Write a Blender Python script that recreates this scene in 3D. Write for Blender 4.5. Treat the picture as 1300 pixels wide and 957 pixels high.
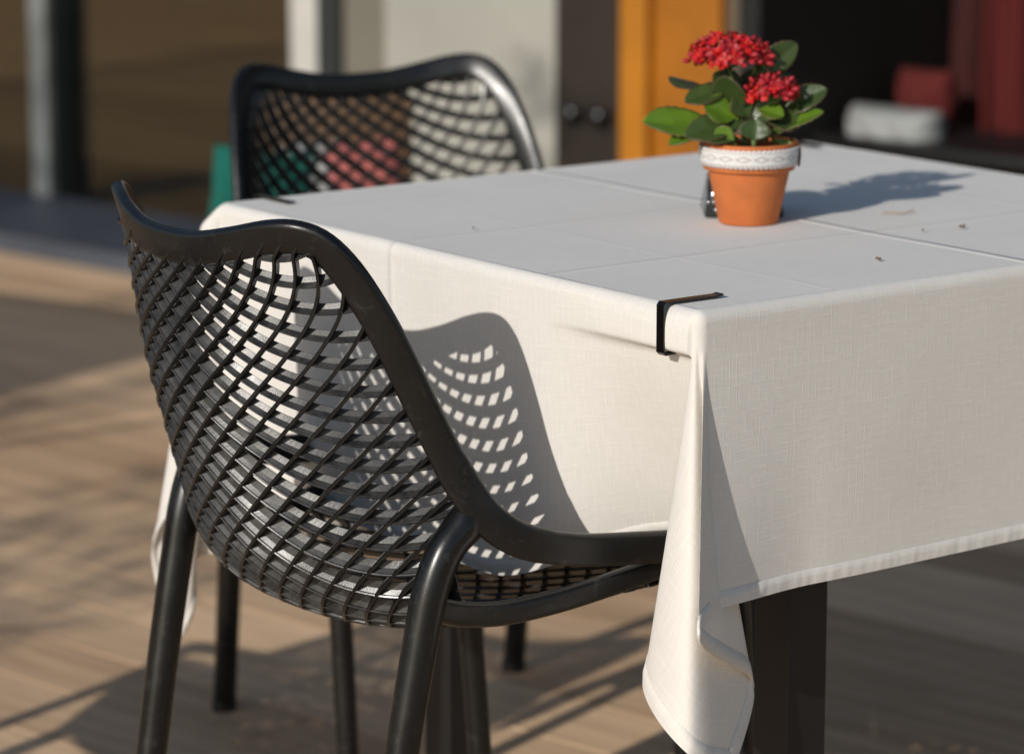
import bpy, bmesh, math, random
from mathutils import Vector, Matrix, noise
R = math.radians
scene = bpy.context.scene
for o in list(bpy.data.objects): bpy.data.objects.remove(o)

# ------------------------------------------------------------------ camera
cam_d = bpy.data.cameras.new("camera"); cam = bpy.data.objects.new("camera", cam_d)
scene.collection.objects.link(cam); scene.camera = cam
cam.location = (-1.788, -2.118, 1.257)
cam.rotation_mode = 'QUATERNION'
_p = R(11.066)
_fw = Vector((.599*math.cos(_p), .8007*math.cos(_p), -math.sin(_p)))
cam.rotation_quaternion = _fw.to_track_quat('-Z', 'Y')
cam_d.lens = 113.84; cam_d.sensor_width = 36; cam_d.shift_y = -.0342
cam_d.clip_start = .1; cam_d.clip_end = 500
cam_d.dof.use_dof = True; cam_d.dof.focus_distance = 2.86; cam_d.dof.aperture_fstop = 4.5
cam_d.dof.aperture_blades = 9

# ------------------------------------------------------------------ light
SUN = Vector((.433, .146, -.201)).normalized()          # travel direction of the sunlight
elev = math.asin(-SUN.z); azim = math.atan2(-SUN.x, -SUN.y)
world = bpy.data.worlds.new("World"); scene.world = world; world.use_nodes = True
wn = world.node_tree; bg = wn.nodes['Background']
sky = wn.nodes.new('ShaderNodeTexSky'); sky.sky_type = 'NISHITA'; sky.sun_disc = False
sky.sun_elevation = elev; sky.sun_rotation = azim; sky.air_density = 1.0; sky.dust_density = .6
wn.links.new(sky.outputs[0], bg.inputs[0]); bg.inputs[1].default_value = .082
sd = bpy.data.lights.new("sun", 'SUN'); sun = bpy.data.objects.new("sun", sd); scene.collection.objects.link(sun)
sd.energy = 3.1; sd.angle = R(.5); sd.color = (1, .945, .87)
sun.rotation_mode = 'QUATERNION'; sun.rotation_quaternion = SUN.to_track_quat('-Z', 'Y'); sun.location = (-4, -2, 4)
scene.view_settings.view_transform = 'Standard'; scene.view_settings.look = 'None'
scene.view_settings.exposure = 0.08; scene.view_settings.gamma = 1

# ------------------------------------------------------------------ helpers
C = scene.collection
def mat(name, col=(.5,.5,.5), rough=.5, metal=0, spec=.5, noise_scale=None, noise_amt=.15, bump=None, bump_scale=200, sub=0):
    m = bpy.data.materials.new(name); m.use_nodes = True; nt = m.node_tree; b = nt.nodes['Principled BSDF']
    b.inputs['Base Color'].default_value = (*col, 1); b.inputs['Roughness'].default_value = rough
    b.inputs['Metallic'].default_value = metal; b.inputs['Specular IOR Level'].default_value = spec
    tc = nt.nodes.new('ShaderNodeTexCoord')
    if noise_scale:
        n = nt.nodes.new('ShaderNodeTexNoise'); n.inputs['Scale'].default_value = noise_scale; n.inputs['Detail'].default_value = 5
        nt.links.new(tc.outputs['Object'], n.inputs['Vector'])
        r = nt.nodes.new('ShaderNodeValToRGB'); r.color_ramp.elements[0].position = .3; r.color_ramp.elements[1].position = .7
        r.color_ramp.elements[0].color = (*[c*(1-noise_amt) for c in col], 1); r.color_ramp.elements[1].color = (*[min(1,c*(1+noise_amt)) for c in col], 1)
        nt.links.new(n.outputs['Fac'], r.inputs['Fac']); nt.links.new(r.outputs['Color'], b.inputs['Base Color'])
    if bump:
        n2 = nt.nodes.new('ShaderNodeTexNoise'); n2.inputs['Scale'].default_value = bump_scale; n2.inputs['Detail'].default_value = 4
        nt.links.new(tc.outputs['Object'], n2.inputs['Vector'])
        bp = nt.nodes.new('ShaderNodeBump'); bp.inputs['Strength'].default_value = bump; bp.inputs['Distance'].default_value = .002
        nt.links.new(n2.outputs['Fac'], bp.inputs['Height']); nt.links.new(bp.outputs['Normal'], b.inputs['Normal'])
    return m
def obj(name, bm, m, parent=None, smooth=True, mods=None):
    me = bpy.data.meshes.new(name)
    bmesh.ops.recalc_face_normals(bm, faces=bm.faces); bm.to_mesh(me); bm.free()
    if smooth: me.polygons.foreach_set('use_smooth', [True]*len(me.polygons))
    if m: me.materials.append(m)
    o = bpy.data.objects.new(name, me); C.objects.link(o)
    if parent: o.parent = parent
    return o
def empty(name, loc=(0,0,0), rz=0):
    o = bpy.data.objects.new(name, None); C.objects.link(o); o.location = loc; o.rotation_euler = (0,0,rz); o.empty_display_size = .05
    return o
def tag(o, label, cat, group=None, kind=None):
    if label: o['label'] = label
    if cat: o['category'] = cat
    if group: o['group'] = group
    if kind: o['kind'] = kind
    return o
def struct(o): o['kind'] = 'structure'; return o
def add_box(bm, x0, x1, y0, y1, z0, z1, M=None, bev=0):
    r = bmesh.ops.create_cube(bm, size=1)
    for v in r['verts']:
        v.co = Vector(((x0+x1)/2+v.co.x*(x1-x0), (y0+y1)/2+v.co.y*(y1-y0), (z0+z1)/2+v.co.z*(z1-z0)))
    vs = r['verts']
    if bev:
        es = list({e for v in vs for e in v.link_edges})
        q = bmesh.ops.bevel(bm, geom=es, offset=bev, segments=2, profile=.5, affect='EDGES')
        vs = list({v for f in q['faces'] for v in f.verts} | {v for v in vs if v.is_valid})
    if M is not None:
        for v in vs: v.co = M @ v.co
def sweep(bm, pts, prof_fn, closed=False, up_fn=None, caps=True):
    """pts list of Vector; prof_fn(i,n)->list of (a,b) in (side, normal) plane; up_fn(i)->normal vector"""
    n = len(pts); rings = []
    for i, p in enumerate(pts):
        a = pts[(i-1) % n] if (closed or i > 0) else pts[i]
        b = pts[(i+1) % n] if (closed or i < n-1) else pts[i]
        t = (b-a).normalized()
        nn = up_fn(i) if up_fn else Vector((0,0,1))
        nn = (nn - t*nn.dot(t))
        if nn.length < 1e-4: nn = Vector((1,0,0)) - t*t.x
        nn.normalize(); s = t.cross(nn).normalized()
        rings.append([bm.verts.new(p + s*q[0] + nn*q[1]) for q in prof_fn(i, n)])
    k = len(rings[0])
    for i in range(n if closed else n-1):
        A = rings[i]; B = rings[(i+1) % n]
        for j in range(k):
            bm.faces.new((A[j], A[(j+1)%k], B[(j+1)%k], B[j]))
    if caps and not closed:
        bm.faces.new(rings[0][::-1]); bm.faces.new(rings[-1])
def circ(r, k=16, ry=None): return [(r*math.cos(2*math.pi*j/k), (ry or r)*math.sin(2*math.pi*j/k)) for j in range(k)]
def rrect(w, h, r, seg=3):
    out = []
    for cx, cy, a0 in ((w/2-r, h/2-r, 0), (-w/2+r, h/2-r, 90), (-w/2+r, -h/2+r, 180), (w/2-r, -h/2+r, 270)):
        for k in range(seg+1):
            a = R(a0+90*k/seg); out.append((cx+r*math.cos(a), cy+r*math.sin(a)))
    return out
def crom(P, t, closed=False):
    n = len(P) if closed else len(P)-1
    x = t*n; i = int(math.floor(x)); 
    if not closed: i = max(0, min(i, n-1))
    f = x-i
    g = (lambda k: P[k % len(P)]) if closed else (lambda k: P[max(0, min(k, len(P)-1))])
    p0, p1, p2, p3 = g(i-1), g(i), g(i+1), g(i+2)
    return .5*(2*p1+(p2-p0)*f+(2*p0-5*p1+4*p2-p3)*f*f+(3*p1-p0-3*p2+p3)*f**3)
def lathe(bm, prof, seg=48, center=(0,0)):
    rings = [[bm.verts.new((center[0]+r*math.cos(2*math.pi*j/seg), center[1]+r*math.sin(2*math.pi*j/seg), z)) for j in range(seg)] for r, z in prof]
    for a, b in zip(rings, rings[1:]):
        for j in range(seg): bm.faces.new((a[j], a[(j+1)%seg], b[(j+1)%seg], b[j]))
    return rings

# ------------------------------------------------------------------ materials
M = {}
def plastic(lo=.005, hi=.05, p0=.56, p1=.82):
    m = mat('black_plastic', (.010,.010,.011), .36, spec=.5)
    nt = m.node_tree; b = nt.nodes['Principled BSDF']; tc = nt.nodes['Texture Coordinate']
    n = nt.nodes.new('ShaderNodeTexNoise'); n.inputs['Scale'].default_value = 22; n.inputs['Detail'].default_value = 8; n.inputs['Roughness'].default_value = .7
    nt.links.new(tc.outputs['Object'], n.inputs['Vector'])
    r = nt.nodes.new('ShaderNodeMapRange'); r.inputs[1].default_value=.3; r.inputs[2].default_value=.75; r.inputs[3].default_value=.22; r.inputs[4].default_value=.42
    nt.links.new(n.outputs['Fac'], r.inputs[0]); nt.links.new(r.outputs[0], b.inputs['Roughness'])
    # dust and scuffs; in the slat copy the paler tone also stands for reflected light
    n3 = nt.nodes.new('ShaderNodeTexNoise'); n3.inputs['Scale'].default_value = 55; n3.inputs['Detail'].default_value = 10; n3.inputs['Roughness'].default_value = .75; n3.inputs['Distortion'].default_value = .6
    nt.links.new(tc.outputs['Object'], n3.inputs['Vector'])
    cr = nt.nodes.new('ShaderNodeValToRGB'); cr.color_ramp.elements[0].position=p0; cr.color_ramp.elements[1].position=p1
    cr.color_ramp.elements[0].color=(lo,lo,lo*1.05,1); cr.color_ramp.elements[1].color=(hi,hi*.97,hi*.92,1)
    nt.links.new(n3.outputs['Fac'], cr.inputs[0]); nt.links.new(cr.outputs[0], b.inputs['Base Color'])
    n2 = nt.nodes.new('ShaderNodeTexNoise'); n2.inputs['Scale'].default_value = 900; nt.links.new(tc.outputs['Object'], n2.inputs['Vector'])
    bp = nt.nodes.new('ShaderNodeBump'); bp.inputs['Strength'].default_value=.12; bp.inputs['Distance'].default_value=.0006
    nt.links.new(n2.outputs['Fac'], bp.inputs['Height']); nt.links.new(bp.outputs['Normal'], b.inputs['Normal'])
    return m
M['plastic'] = plastic(); M['plastic_mesh'] = plastic(.013, .07, .4, .75)  # slat copy is paler: reflected light put into its colour, with some dust
M['table'] = mat('black_painted_wood', (.006,.0055,.0055), .5, noise_scale=30, noise_amt=.3)
M['steel'] = mat('dark_steel', (.06,.06,.062), .28, metal=1, bump=.1, bump_scale=500)
M['terracotta'] = mat('terracotta', (.55,.155,.038), .75, noise_scale=40, noise_amt=.13, bump=.15, bump_scale=600)
M['soil'] = mat('soil', (.03,.018,.01), .95, noise_scale=200, noise_amt=.5, bump=.8, bump_scale=300)

def cloth_mat():
    m = bpy.data.materials.new('cream_tablecloth'); m.use_nodes = True; nt = m.node_tree; L = nt.links.new; b = nt.nodes['Principled BSDF']
    b.inputs['Base Color'].default_value = (.80,.77,.72,1); b.inputs['Roughness'].default_value = .85
    b.inputs['Specular IOR Level'].default_value = .25
    b.inputs['Sheen Weight'].default_value = .12
    uv = nt.nodes.new('ShaderNodeUVMap'); uv.uv_map = 'cloth'
    sep = nt.nodes.new('ShaderNodeSeparateXYZ'); L(uv.outputs[0], sep.inputs[0])
    def math_(op, a, bb=None, c=None):
        n = nt.nodes.new('ShaderNodeMath'); n.operation = op
        for k, v in enumerate((a, bb, c)):
            if v is None: continue
            if isinstance(v, (int, float)): n.inputs[k].default_value = v
            else: L(v, n.inputs[k])
        return n.outputs[0]
    def stretched(sx, sy, detail=3):
        mp = nt.nodes.new('ShaderNodeMapping'); mp.inputs['Scale'].default_value = (sx, sy, 1); L(uv.outputs[0], mp.inputs[0])
        n = nt.nodes.new('ShaderNodeTexNoise'); n.inputs['Scale'].default_value = 1; n.inputs['Detail'].default_value = detail; L(mp.outputs[0], n.inputs[0])
        return n.outputs['Fac']
    X, Y = sep.outputs[0], sep.outputs[1]
    t1 = stretched(40, 1400); t2 = stretched(1400, 40)
    weave = math_('ADD', t1, t2)
    # slub grid: raised threads at irregular spacing
    def slub(axis, other, per, sx, sy):
        w = math_('MULTIPLY', math_('SUBTRACT', stretched(sx*.45, sy*.45, 2), .5), per*.9)
        ph = math_('FRACT', math_('DIVIDE', math_('ADD', math_('ADD', axis, 10), w), per))
        d = math_('ABSOLUTE', math_('SUBTRACT', ph, .5))
        line = math_('MAXIMUM', math_('SUBTRACT', 1, math_('MULTIPLY', d, per/.00055)), 0)
        return line
    msk1 = math_('GREATER_THAN', stretched(20, 110, 1), .50); msk2 = math_('GREATER_THAN', stretched(160, 35, 1), .45)
    g = math_('ADD', math_('MULTIPLY', slub(X, Y, .0085, 25, 60), msk2), math_('MULTIPLY', slub(Y, X, .0085, 60, 25), msk1))
    h = math_('ADD', math_('MULTIPLY', weave, .00020), math_('MULTIPLY', g, .00013))
    # fold creases pressed into the cloth
    def crease(axis, pos, w, a, sl=0, oth=None):
        x = math_('SUBTRACT', axis, pos)
        if oth is not None: x = math_('ADD', x, math_('MULTIPLY', oth, sl))
        x = math_('DIVIDE', x, w); e = math_('POWER', 2.718, math_('MULTIPLY', math_('MULTIPLY', x, x), -1))
        return math_('MULTIPLY', e, a)
    top_x = math_('GREATER_THAN', X, .004); top_y = math_('GREATER_THAN', Y, .004)
    def both(c, m_): return math_('MULTIPLY', c, m_)
    cs = [both(crease(Y, .408, .0045, .0034), top_x), crease(X, .455, .004, .0020), both(crease(X, .225, .004, .0026), top_y), both(crease(X, .685, .004, .0022), top_y), both(crease(X, 0.93, .003, .0010), top_y), both(crease(Y,.66,.003,.0012), top_x), both(crease(Y,.16,.0035,.0004), top_x)]
    for c in cs: h = math_('ADD', h, c)
    bp = nt.nodes.new('ShaderNodeBump'); bp.inputs['Strength'].default_value = .85; bp.inputs['Distance'].default_value = 1.0
    L(h, bp.inputs['Height']); L(bp.outputs['Normal'], b.inputs['Normal'])
    # hem band and colour unevenness
    n = nt.nodes.new('ShaderNodeTexNoise'); n.inputs['Scale'].default_value = 6; n.inputs['Detail'].default_value = 6; L(uv.outputs[0], n.inputs[0])
    r = nt.nodes.new('ShaderNodeValToRGB'); r.color_ramp.elements[0].position=.3; r.color_ramp.elements[1].position=.75
    r.color_ramp.elements[0].color=(.765,.735,.685,1); r.color_ramp.elements[1].color=(.815,.785,.735,1)
    L(n.outputs['Fac'], r.inputs[0])
    mx = nt.nodes.new('ShaderNodeMixRGB'); mx.blend_type='MULTIPLY'; L(r.outputs[0], mx.inputs[1]); mx.inputs[0].default_value = 1
    gr = math_('MULTIPLY_ADD', g, .10, 1.0); tt = math_('MULTIPLY_ADD', math_('SUBTRACT', weave, 1), .22, gr)
    comb = nt.nodes.new('ShaderNodeCombineXYZ'); [L(tt, comb.inputs[k]) for k in range(3)]
    L(comb.outputs[0], mx.inputs[2]); L(mx.outputs[0], b.inputs['Base Color'])
    # a little light passes through the cloth
    out = nt.nodes['Material Output']; tr = nt.nodes.new('ShaderNodeBsdfTranslucent'); tr.inputs[0].default_value = (.75,.66,.52,1)
    ms = nt.nodes.new('ShaderNodeMixShader'); ms.inputs[0].default_value = .07
    L(b.outputs[0], ms.inputs[1]); L(tr.outputs[0], ms.inputs[2]); L(ms.outputs[0], out.inputs['Surface'])
    return m
M['cloth'] = cloth_mat()

# ------------------------------------------------------------------ deck and ground
PD = Vector((-.178, .984, 0)).normalized(); FN = Vector((.984, .178, 0)).normalized()   # plank direction, direction into the building
FROT = math.atan2(-PD.y, -PD.x)          # facade frame: local x runs right along the wall, local y into the building
G0 = Vector((1.823, 4.377, 0))
def deck_mat(name, c1, c2, pw, gap=.006):
    m = bpy.data.materials.new(name); m.use_nodes = True; nt = m.node_tree; L = nt.links.new; b = nt.nodes['Principled BSDF']
    tc = nt.nodes.new('ShaderNodeTexCoord')
    mp = nt.nodes.new('ShaderNodeMapping'); mp.inputs['Scale'].default_value = (2.2, 28, 1); L(tc.outputs['Object'], mp.inputs[0])
    n = nt.nodes.new('ShaderNodeTexNoise'); n.inputs['Scale'].default_value = 1; n.inputs['Detail'].default_value = 8; n.inputs['Roughness'].default_value=.65; L(mp.outputs[0], n.inputs[0])
    oi = nt.nodes.new('ShaderNodeAttribute'); oi.attribute_name = 'tone'
    ad = nt.nodes.new('ShaderNodeMath'); ad.operation = 'ADD'; L(n.outputs['Fac'], ad.inputs[0]); L(oi.outputs['Fac'], ad.inputs[1])
    r = nt.nodes.new('ShaderNodeValToRGB'); r.color_ramp.elements[0].position=.3; r.color_ramp.elements[1].position=.8
    r.color_ramp.elements[0].color=(*c1,1); r.color_ramp.elements[1].color=(*c2,1); L(ad.outputs[0], r.inputs[0]); L(r.outputs[0], b.inputs['Base Color'])
    b.inputs['Roughness'].default_value = .7
    bp = nt.nodes.new('ShaderNodeBump'); bp.inputs['Strength'].default_value=.5; bp.inputs['Distance'].default_value=.003; L(n.outputs['Fac'], bp.inputs['Height']); L(bp.outputs['Normal'], b.inputs['Normal'])
    return m
def planks(name, m, x0, x1, y0, y1, z, pw, gap, seed, origin, plen=3.2):
    rnd = random.Random(seed); bm = bmesh.new(); tones = []
    y = y0
    while y < y1:
        x = x0 - rnd.random()*plen
        while x < x1:
            L_ = plen*(.8+.4*rnd.random()); t = rnd.uniform(-.2,.17)
            nf = len(bm.faces)
            add_box(bm, x+.002, x+L_-.002, y, y+pw-gap, z-.03, z)
            tones += [t]*6; x += L_
        y += pw
    me = bpy.data.meshes.new(name); bm.to_mesh(me); bm.free(); me.materials.append(m)
    at = me.attributes.new('tone', 'FLOAT', 'FACE'); at.data.foreach_set('value', tones)
    o = bpy.data.objects.new(name, me); C.objects.link(o); o.location = origin; o.rotation_euler = (0,0,FROT); return o
M['deck'] = deck_mat('weathered_deck_boards', (.50,.325,.19), (.90,.63,.39), .14)
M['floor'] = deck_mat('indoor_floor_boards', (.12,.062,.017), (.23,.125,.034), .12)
bm = bmesh.new(); bmesh.ops.create_grid(bm, x_segments=1, y_segments=1, size=150)
gm = mat('dark_ground', (.05,.045,.04), .95, noise_scale=2, noise_amt=.4)
g = struct(obj('ground', bm, gm, smooth=False)); g.location.z = -.06
struct(planks('wooden_deck', M['deck'], -7, 6, -9, -.02, 0, .143, .003, 3, G0))

# ------------------------------------------------------------------ building front (local frame: x right along wall, y into building)
def fobj(name, bm, m, parent, smooth=False):
    return obj(name, bm, m, parent, smooth)
bld = empty('cafe_building', G0, FROT)
tag(bld, 'cafe front with dark glazed doors, pale wall panel and orange post behind the table', 'building')
M['sill'] = mat('grey_sill', (.055,.063,.08), .5, noise_scale=8, noise_amt=.2)
M['alu'] = mat('grey_aluminium', (.16,.172,.172), .45, noise_scale=15, noise_amt=.1)
M['darkalu'] = mat('dark_frame_paint', (.02,.025,.025), .4)
M['white'] = mat('white_post_paint', (.52,.50,.46), .5, noise_scale=10, noise_amt=.06)
M['pale'] = mat('pale_wall_panel', (.36,.35,.305), .7, noise_scale=3, noise_amt=.12)
M['pale2'] = mat('olive_wall_panel', (.17,.155,.12), .7, noise_scale=3, noise_amt=.12)
M['brown'] = mat('dark_brown_door', (.022,.014,.009), .5, noise_scale=6, noise_amt=.3)
M['orange'] = mat('orange_varnished_wood', (.34,.115,.004), .45, noise_scale=5, noise_amt=.2)
M['orange2'] = mat('light_orange_wood', (.42,.155,.006), .45, noise_scale=5, noise_amt=.15)
M['tan'] = mat('tan_trim', (.12,.09,.06), .6)
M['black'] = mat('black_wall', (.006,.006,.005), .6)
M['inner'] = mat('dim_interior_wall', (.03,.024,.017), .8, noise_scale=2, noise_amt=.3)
def B(name, m, *a, bev=0.003, parent=bld):
    bm = bmesh.new(); add_box(bm, *a, bev=bev); return fobj(name, bm, m, parent)
B('door_sill', M['sill'], -4.5, .62, -.02, .45, -.03, .045)
B('plinth', M['darkalu'], .62, 6, -.01, .45, -.03, .03)
Y0 = .45
def fx(s): return s
# interior room behind the glass
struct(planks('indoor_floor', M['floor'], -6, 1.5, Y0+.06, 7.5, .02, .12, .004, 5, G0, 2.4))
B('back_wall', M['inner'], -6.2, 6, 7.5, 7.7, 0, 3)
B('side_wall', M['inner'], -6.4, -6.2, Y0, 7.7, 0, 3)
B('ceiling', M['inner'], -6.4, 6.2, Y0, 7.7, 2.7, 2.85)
B('lintel', M['darkalu'], -6.2, 6.2, Y0-.02, Y0+.1, 2.35, 2.9)
def post(name, m, s0, s1, y0, y1, z0=.03, z1=2.4): return B(name, m, s0, s1, y0, y1, z0, z1)
post('door_post', M['alu'], -.70, -.625, Y0-.02, Y0+.04)
post('door_post', M['darkalu'], -.623, -.598, Y0-.03, Y0+.09)
post('white_post', M['white'], .262, .35, Y0-.02, Y0+.04)
post('door_frame', M['darkalu'], .35, .42, Y0-.02, Y0+.08)
post('door_frame', M['darkalu'], -2.7, -2.6, Y0-.02, Y0+.08)
post('wall_panel', M['pale2'], .42, .56, Y0, Y0+.1)
post('wall_panel', M['pale'], .562, 1.098, Y0-.01, Y0+.1)
dr = post('door', M['brown'], 1.10, 1.298, Y0-.03, Y0+.1)
for s in (1.168, 1.245):
    bm = bmesh.new(); bmesh.ops.create_uvsphere(bm, u_segments=20, v_segments=12, radius=.022)
    for v in bm.verts: v.co = Vector((s, Y0-.06+v.co.y*.6, .41)) + Vector((v.co.x, 0, v.co.z))
    add_box(bm, s-.006, s+.006, Y0-.055, Y0-.02, .404, .416)
    k = fobj('door_knob', bm, M['steel'], dr, True)
post('wooden_post', M['orange2'], 1.30, 1.372, Y0-.05, Y0+.1)
post('wooden_panel', M['orange'], 1.374, 1.555, Y0-.03, Y0+.1)
post('trim', M['tan'], 1.557, 1.585, Y0-.01, Y0+.1)
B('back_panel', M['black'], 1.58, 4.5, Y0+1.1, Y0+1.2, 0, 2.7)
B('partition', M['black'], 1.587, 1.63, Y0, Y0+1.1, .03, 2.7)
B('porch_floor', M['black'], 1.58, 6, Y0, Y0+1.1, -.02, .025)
post('door_frame', M['darkalu'], 3.2, 3.3, Y0-.02, Y0+.08)
# glass panes
gl = bpy.data.materials.new('window_glass'); gl.use_nodes = True; nt = gl.node_tree
b = nt.nodes['Principled BSDF']; nt.nodes.remove(b)
gs = nt.nodes.new('ShaderNodeBsdfGlossy'); gs.inputs['Roughness'].default_value = .02; tr = nt.nodes.new('ShaderNodeBsdfTransparent'); tr.inputs[0].default_value=(.8,.82,.8,1)
mx = nt.nodes.new('ShaderNodeMixShader'); mx.inputs[0].default_value = .06
nt.links.new(tr.outputs[0], mx.inputs[1]); nt.links.new(gs.outputs[0], mx.inputs[2]); nt.links.new(mx.outputs[0], nt.nodes['Material Output'].inputs[0])
for s0, s1 in ((-2.6, -.701), (-.597, .261)):
    B('glass_pane', gl, s0, s1, Y0+.02, Y0+.03, .05, 2.35, bev=0)
# furniture standing inside, behind the glass
def local(x, y, z=0): return G0 + (-PD)*x + FN*y + Vector((0,0,z))

def side_table_inside(x, y, label):
    t = empty('dining_table', local(x, y, .02), FROT)
    tag(t, label, 'table')
    bm = bmesh.new(); add_box(bm, -.4, .4, -.35, .35, .7, .74, bev=.004); fobj('tabletop', bm, M['inner'], t)
    for sx in (-.35, .35):
        for sy in (-.3, .3):
            bm = bmesh.new(); add_box(bm, sx-.025, sx+.025, sy-.025, sy+.025, 0, .7); fobj('leg', bm, M['inner'], t)
side_table_inside(-1.3, 3.2, 'dim dining table far inside the room at upper left, seen through the glass')
side_table_inside(.3, 2.4, 'dim dining table just inside the glass beside the white post')

# red drape and white cushion in the dark porch at right
M['red2c'] = mat('bright_red_fabric', (.09,.006,.004), .9)
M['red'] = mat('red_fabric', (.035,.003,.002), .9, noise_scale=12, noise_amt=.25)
M['whitefab'] = mat('white_cotton', (.30,.31,.30), .9, noise_scale=10, noise_amt=.08)
M['teal'] = mat('teal_fleece', (.0,.10,.075), .95, noise_scale=30, noise_amt=.15)
M['pink'] = mat('coral_pink_cotton', (.36,.10,.09), .9, noise_scale=30, noise_amt=.1)
def drape(name, x0, x1, z0, z1, y, seed, label, amp=.035):
    rnd = random.Random(seed); bm = bmesh.new(); nx, nz = 60, 40; V_ = []
    ph = [rnd.uniform(0,6) for _ in range(4)]
    for j in range(nz+1):
        row = []
        for i in range(nx+1):
            s = i/nx; t = j/nz; x = x0+(x1-x0)*s + .03*math.sin(3*t+ph[0])*t
            z = z1+(z0-z1)*t - .03*math.sin(6*s+ph[3])*t
            yy = y + amp*math.sin(s*16+ph[1]+t*1.2)*(.4+t) + amp*.5*math.sin(s*37+ph[2]) + .05*t
            row.append(bm.verts.new((x, yy, z)))
        V_.append(row)
    for j in range(nz):
        for i in range(nx): bm.faces.new((V_[j][i], V_[j][i+1], V_[j+1][i+1], V_[j+1][i]))
    o = obj(name, bm, M['red']); o.location = G0; o.rotation_euler = (0,0,FROT)
    md = o.modifiers.new('t', 'SOLIDIFY'); md.thickness = .004
    tag(o, label, 'curtain'); return o
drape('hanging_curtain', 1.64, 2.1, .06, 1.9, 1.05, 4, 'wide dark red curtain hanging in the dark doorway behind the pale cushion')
o = drape('hanging_blanket', 1.87, 2.02, .20, 1.0, .90, 9, 'brighter red cloth hanging in front of the wide curtain at the right edge', .02); o.data.materials[0] = M['red2c']
def pillow(name, w, h, d, m, loc, rot, label, cat='cushion', group=None, pn=2.6):
    bm = bmesh.new(); n = 24; top = {}; 
    for side in (1, -1):
        for i in range(n+1):
            for j in range(n+1):
                u = -1+2*i/n; v = -1+2*j/n
                e = max(0, (1-abs(u)**pn))**.5*max(0, (1-abs(v)**pn))**.5
                k = 1-.06*(1-abs(v))*abs(u)**4; kk = 1-.06*(1-abs(u))*abs(v)**4
                edge = i in (0,n) or j in (0,n)
                if side == -1 and edge: top[(side,i,j)] = top[(1,i,j)]; continue
                top[(side,i,j)] = bm.verts.new((u*w/2*k, side*d/2*e + .004*math.sin(9*u+4*v), v*h/2*kk))
    for side in (1,-1):
        for i in range(n):
            for j in range(n):
                bm.faces.new([top[(side,*q)] for q in ((i,j),(i+1,j),(i+1,j+1),(i,j+1))])
    o = obj(name, bm, m); o.location = loc; o.rotation_euler = rot; tag(o, label, cat, group); return o
pillow('cushion', .225, .085, .12, M['whitefab'], local(1.775, .73, .402), (0,0,FROT), 'pale grey rounded cushion lying on the dark bench in the doorway', pn=4)
t = empty('bench', local(1.92, .80, .03), FROT); tag(t, 'black wooden bench under the pale cushion and the red cushion', 'bench')
bm = bmesh.new(); add_box(bm, -.3, .65, -.17, .17, .325, .355, bev=.004); obj('seat', bm, M['table'], t)
for sx in (-.27,.62):
    for sy in (-.14,.14):
        bm = bmesh.new(); add_box(bm, sx-.02, sx+.02, sy-.02, sy+.02, 0, .325); obj('leg', bm, M['table'], t)
pillow('cushion', .14, .10, .08, M['red2c'], local(1.75, .87, .462), (0,0,FROT), 'small red cushion just above and behind the pale grey cushion')

# bench with cushions just behind the far chair
bx, by = 1.12, 2.36; br = -.6
def bl(x, y, z): return Vector((bx, by, 0)) + Vector((x*math.cos(br)-y*math.sin(br), x*math.sin(br)+y*math.cos(br), z))
M['benchwood'] = mat('brown_bench_wood', (.12,.065,.028), .6, noise_scale=14, noise_amt=.3)
t = empty('bench', (bx, by, 0), br); tag(t, 'brown wooden bench with low back behind the far chair, carrying bright cushions', 'bench')
bm = bmesh.new(); add_box(bm, -.13, .22, -.15, .16, .35, .385, bev=.004); obj('seat', bm, M['benchwood'], t)
bm = bmesh.new(); add_box(bm, -.08, .19, .13, .16, .41, .615, bev=.004); obj('backrest', bm, M['benchwood'], t)
for sx in (-.09, .18):
    for sy in (-.12, .13):
        bm = bmesh.new(); add_box(bm, sx-.025, sx+.025, sy-.015, sy+.015, 0, .35); obj('leg', bm, M['benchwood'], t)
pillow('cushion', .17, .16, .08, M['teal'], (1.045,2.36,.468), (R(-16),R(6),br), 'teal cushion on the brown bench, its edge showing left of the far chair')
pillow('cushion', .10, .13, .06, M['whitefab'], (1.135,2.335,.49), (R(-14),0,br), 'small white cushion between the teal and the coral cushions')
pillow('cushion', .13, .13, .07, M['pink'], (1.195,2.275,.495), (R(-14),R(-8),br), 'coral pink cushion on the brown bench, seen through the far chair back')

# ------------------------------------------------------------------ chair
uc = .36
ROWS = [((.160,-.271,.797),(0,-.316,.782)), ((.188,-.222,.740),(0,-.312,.73)), ((.2,-.182,.665),(0,-.302,.66)),
 ((.208,-.155,.612),(0,-.285,.60)), ((.21,-.145,.565),(0,-.268,.545)), ((.205,-.145,.515),(0,-.250,.495)),
 ((.20,-.140,.475),(0,-.215,.452)), ((.205,-.115,.456),(0,-.165,.427)), ((.22,-.055,.459),(0,-.090,.418)),
 ((.235,.0,.466),(0,0,.421)), ((.25,.08,.472),(0,.09,.437)), ((.25,.17,.470),(0,.19,.452))]
EV = [Vector(r[0]) for r in ROWS]; CV = [Vector(r[1]) for r in ROWS]
def SH(s, t):
    E = crom(EV, t); Cc = crom(CV, t); h = abs(s)**2.4
    return Vector((E.x*s, Cc.y+(E.y-Cc.y)*h, Cc.z+(E.z-Cc.z)*h))
def SN(s, t):
    e = .004; s0 = max(-1, min(1, s)); 
    du = SH(s0+e, t)-SH(s0-e, t); dv = SH(s0, min(1, t+e))-SH(s0, max(0, t-e))
    return du.cross(dv).normalized()       # sign fixed below
_n = SN(0, .1); NS = 1 if _n.y < 0 else -1   # outward = backward / downward
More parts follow.
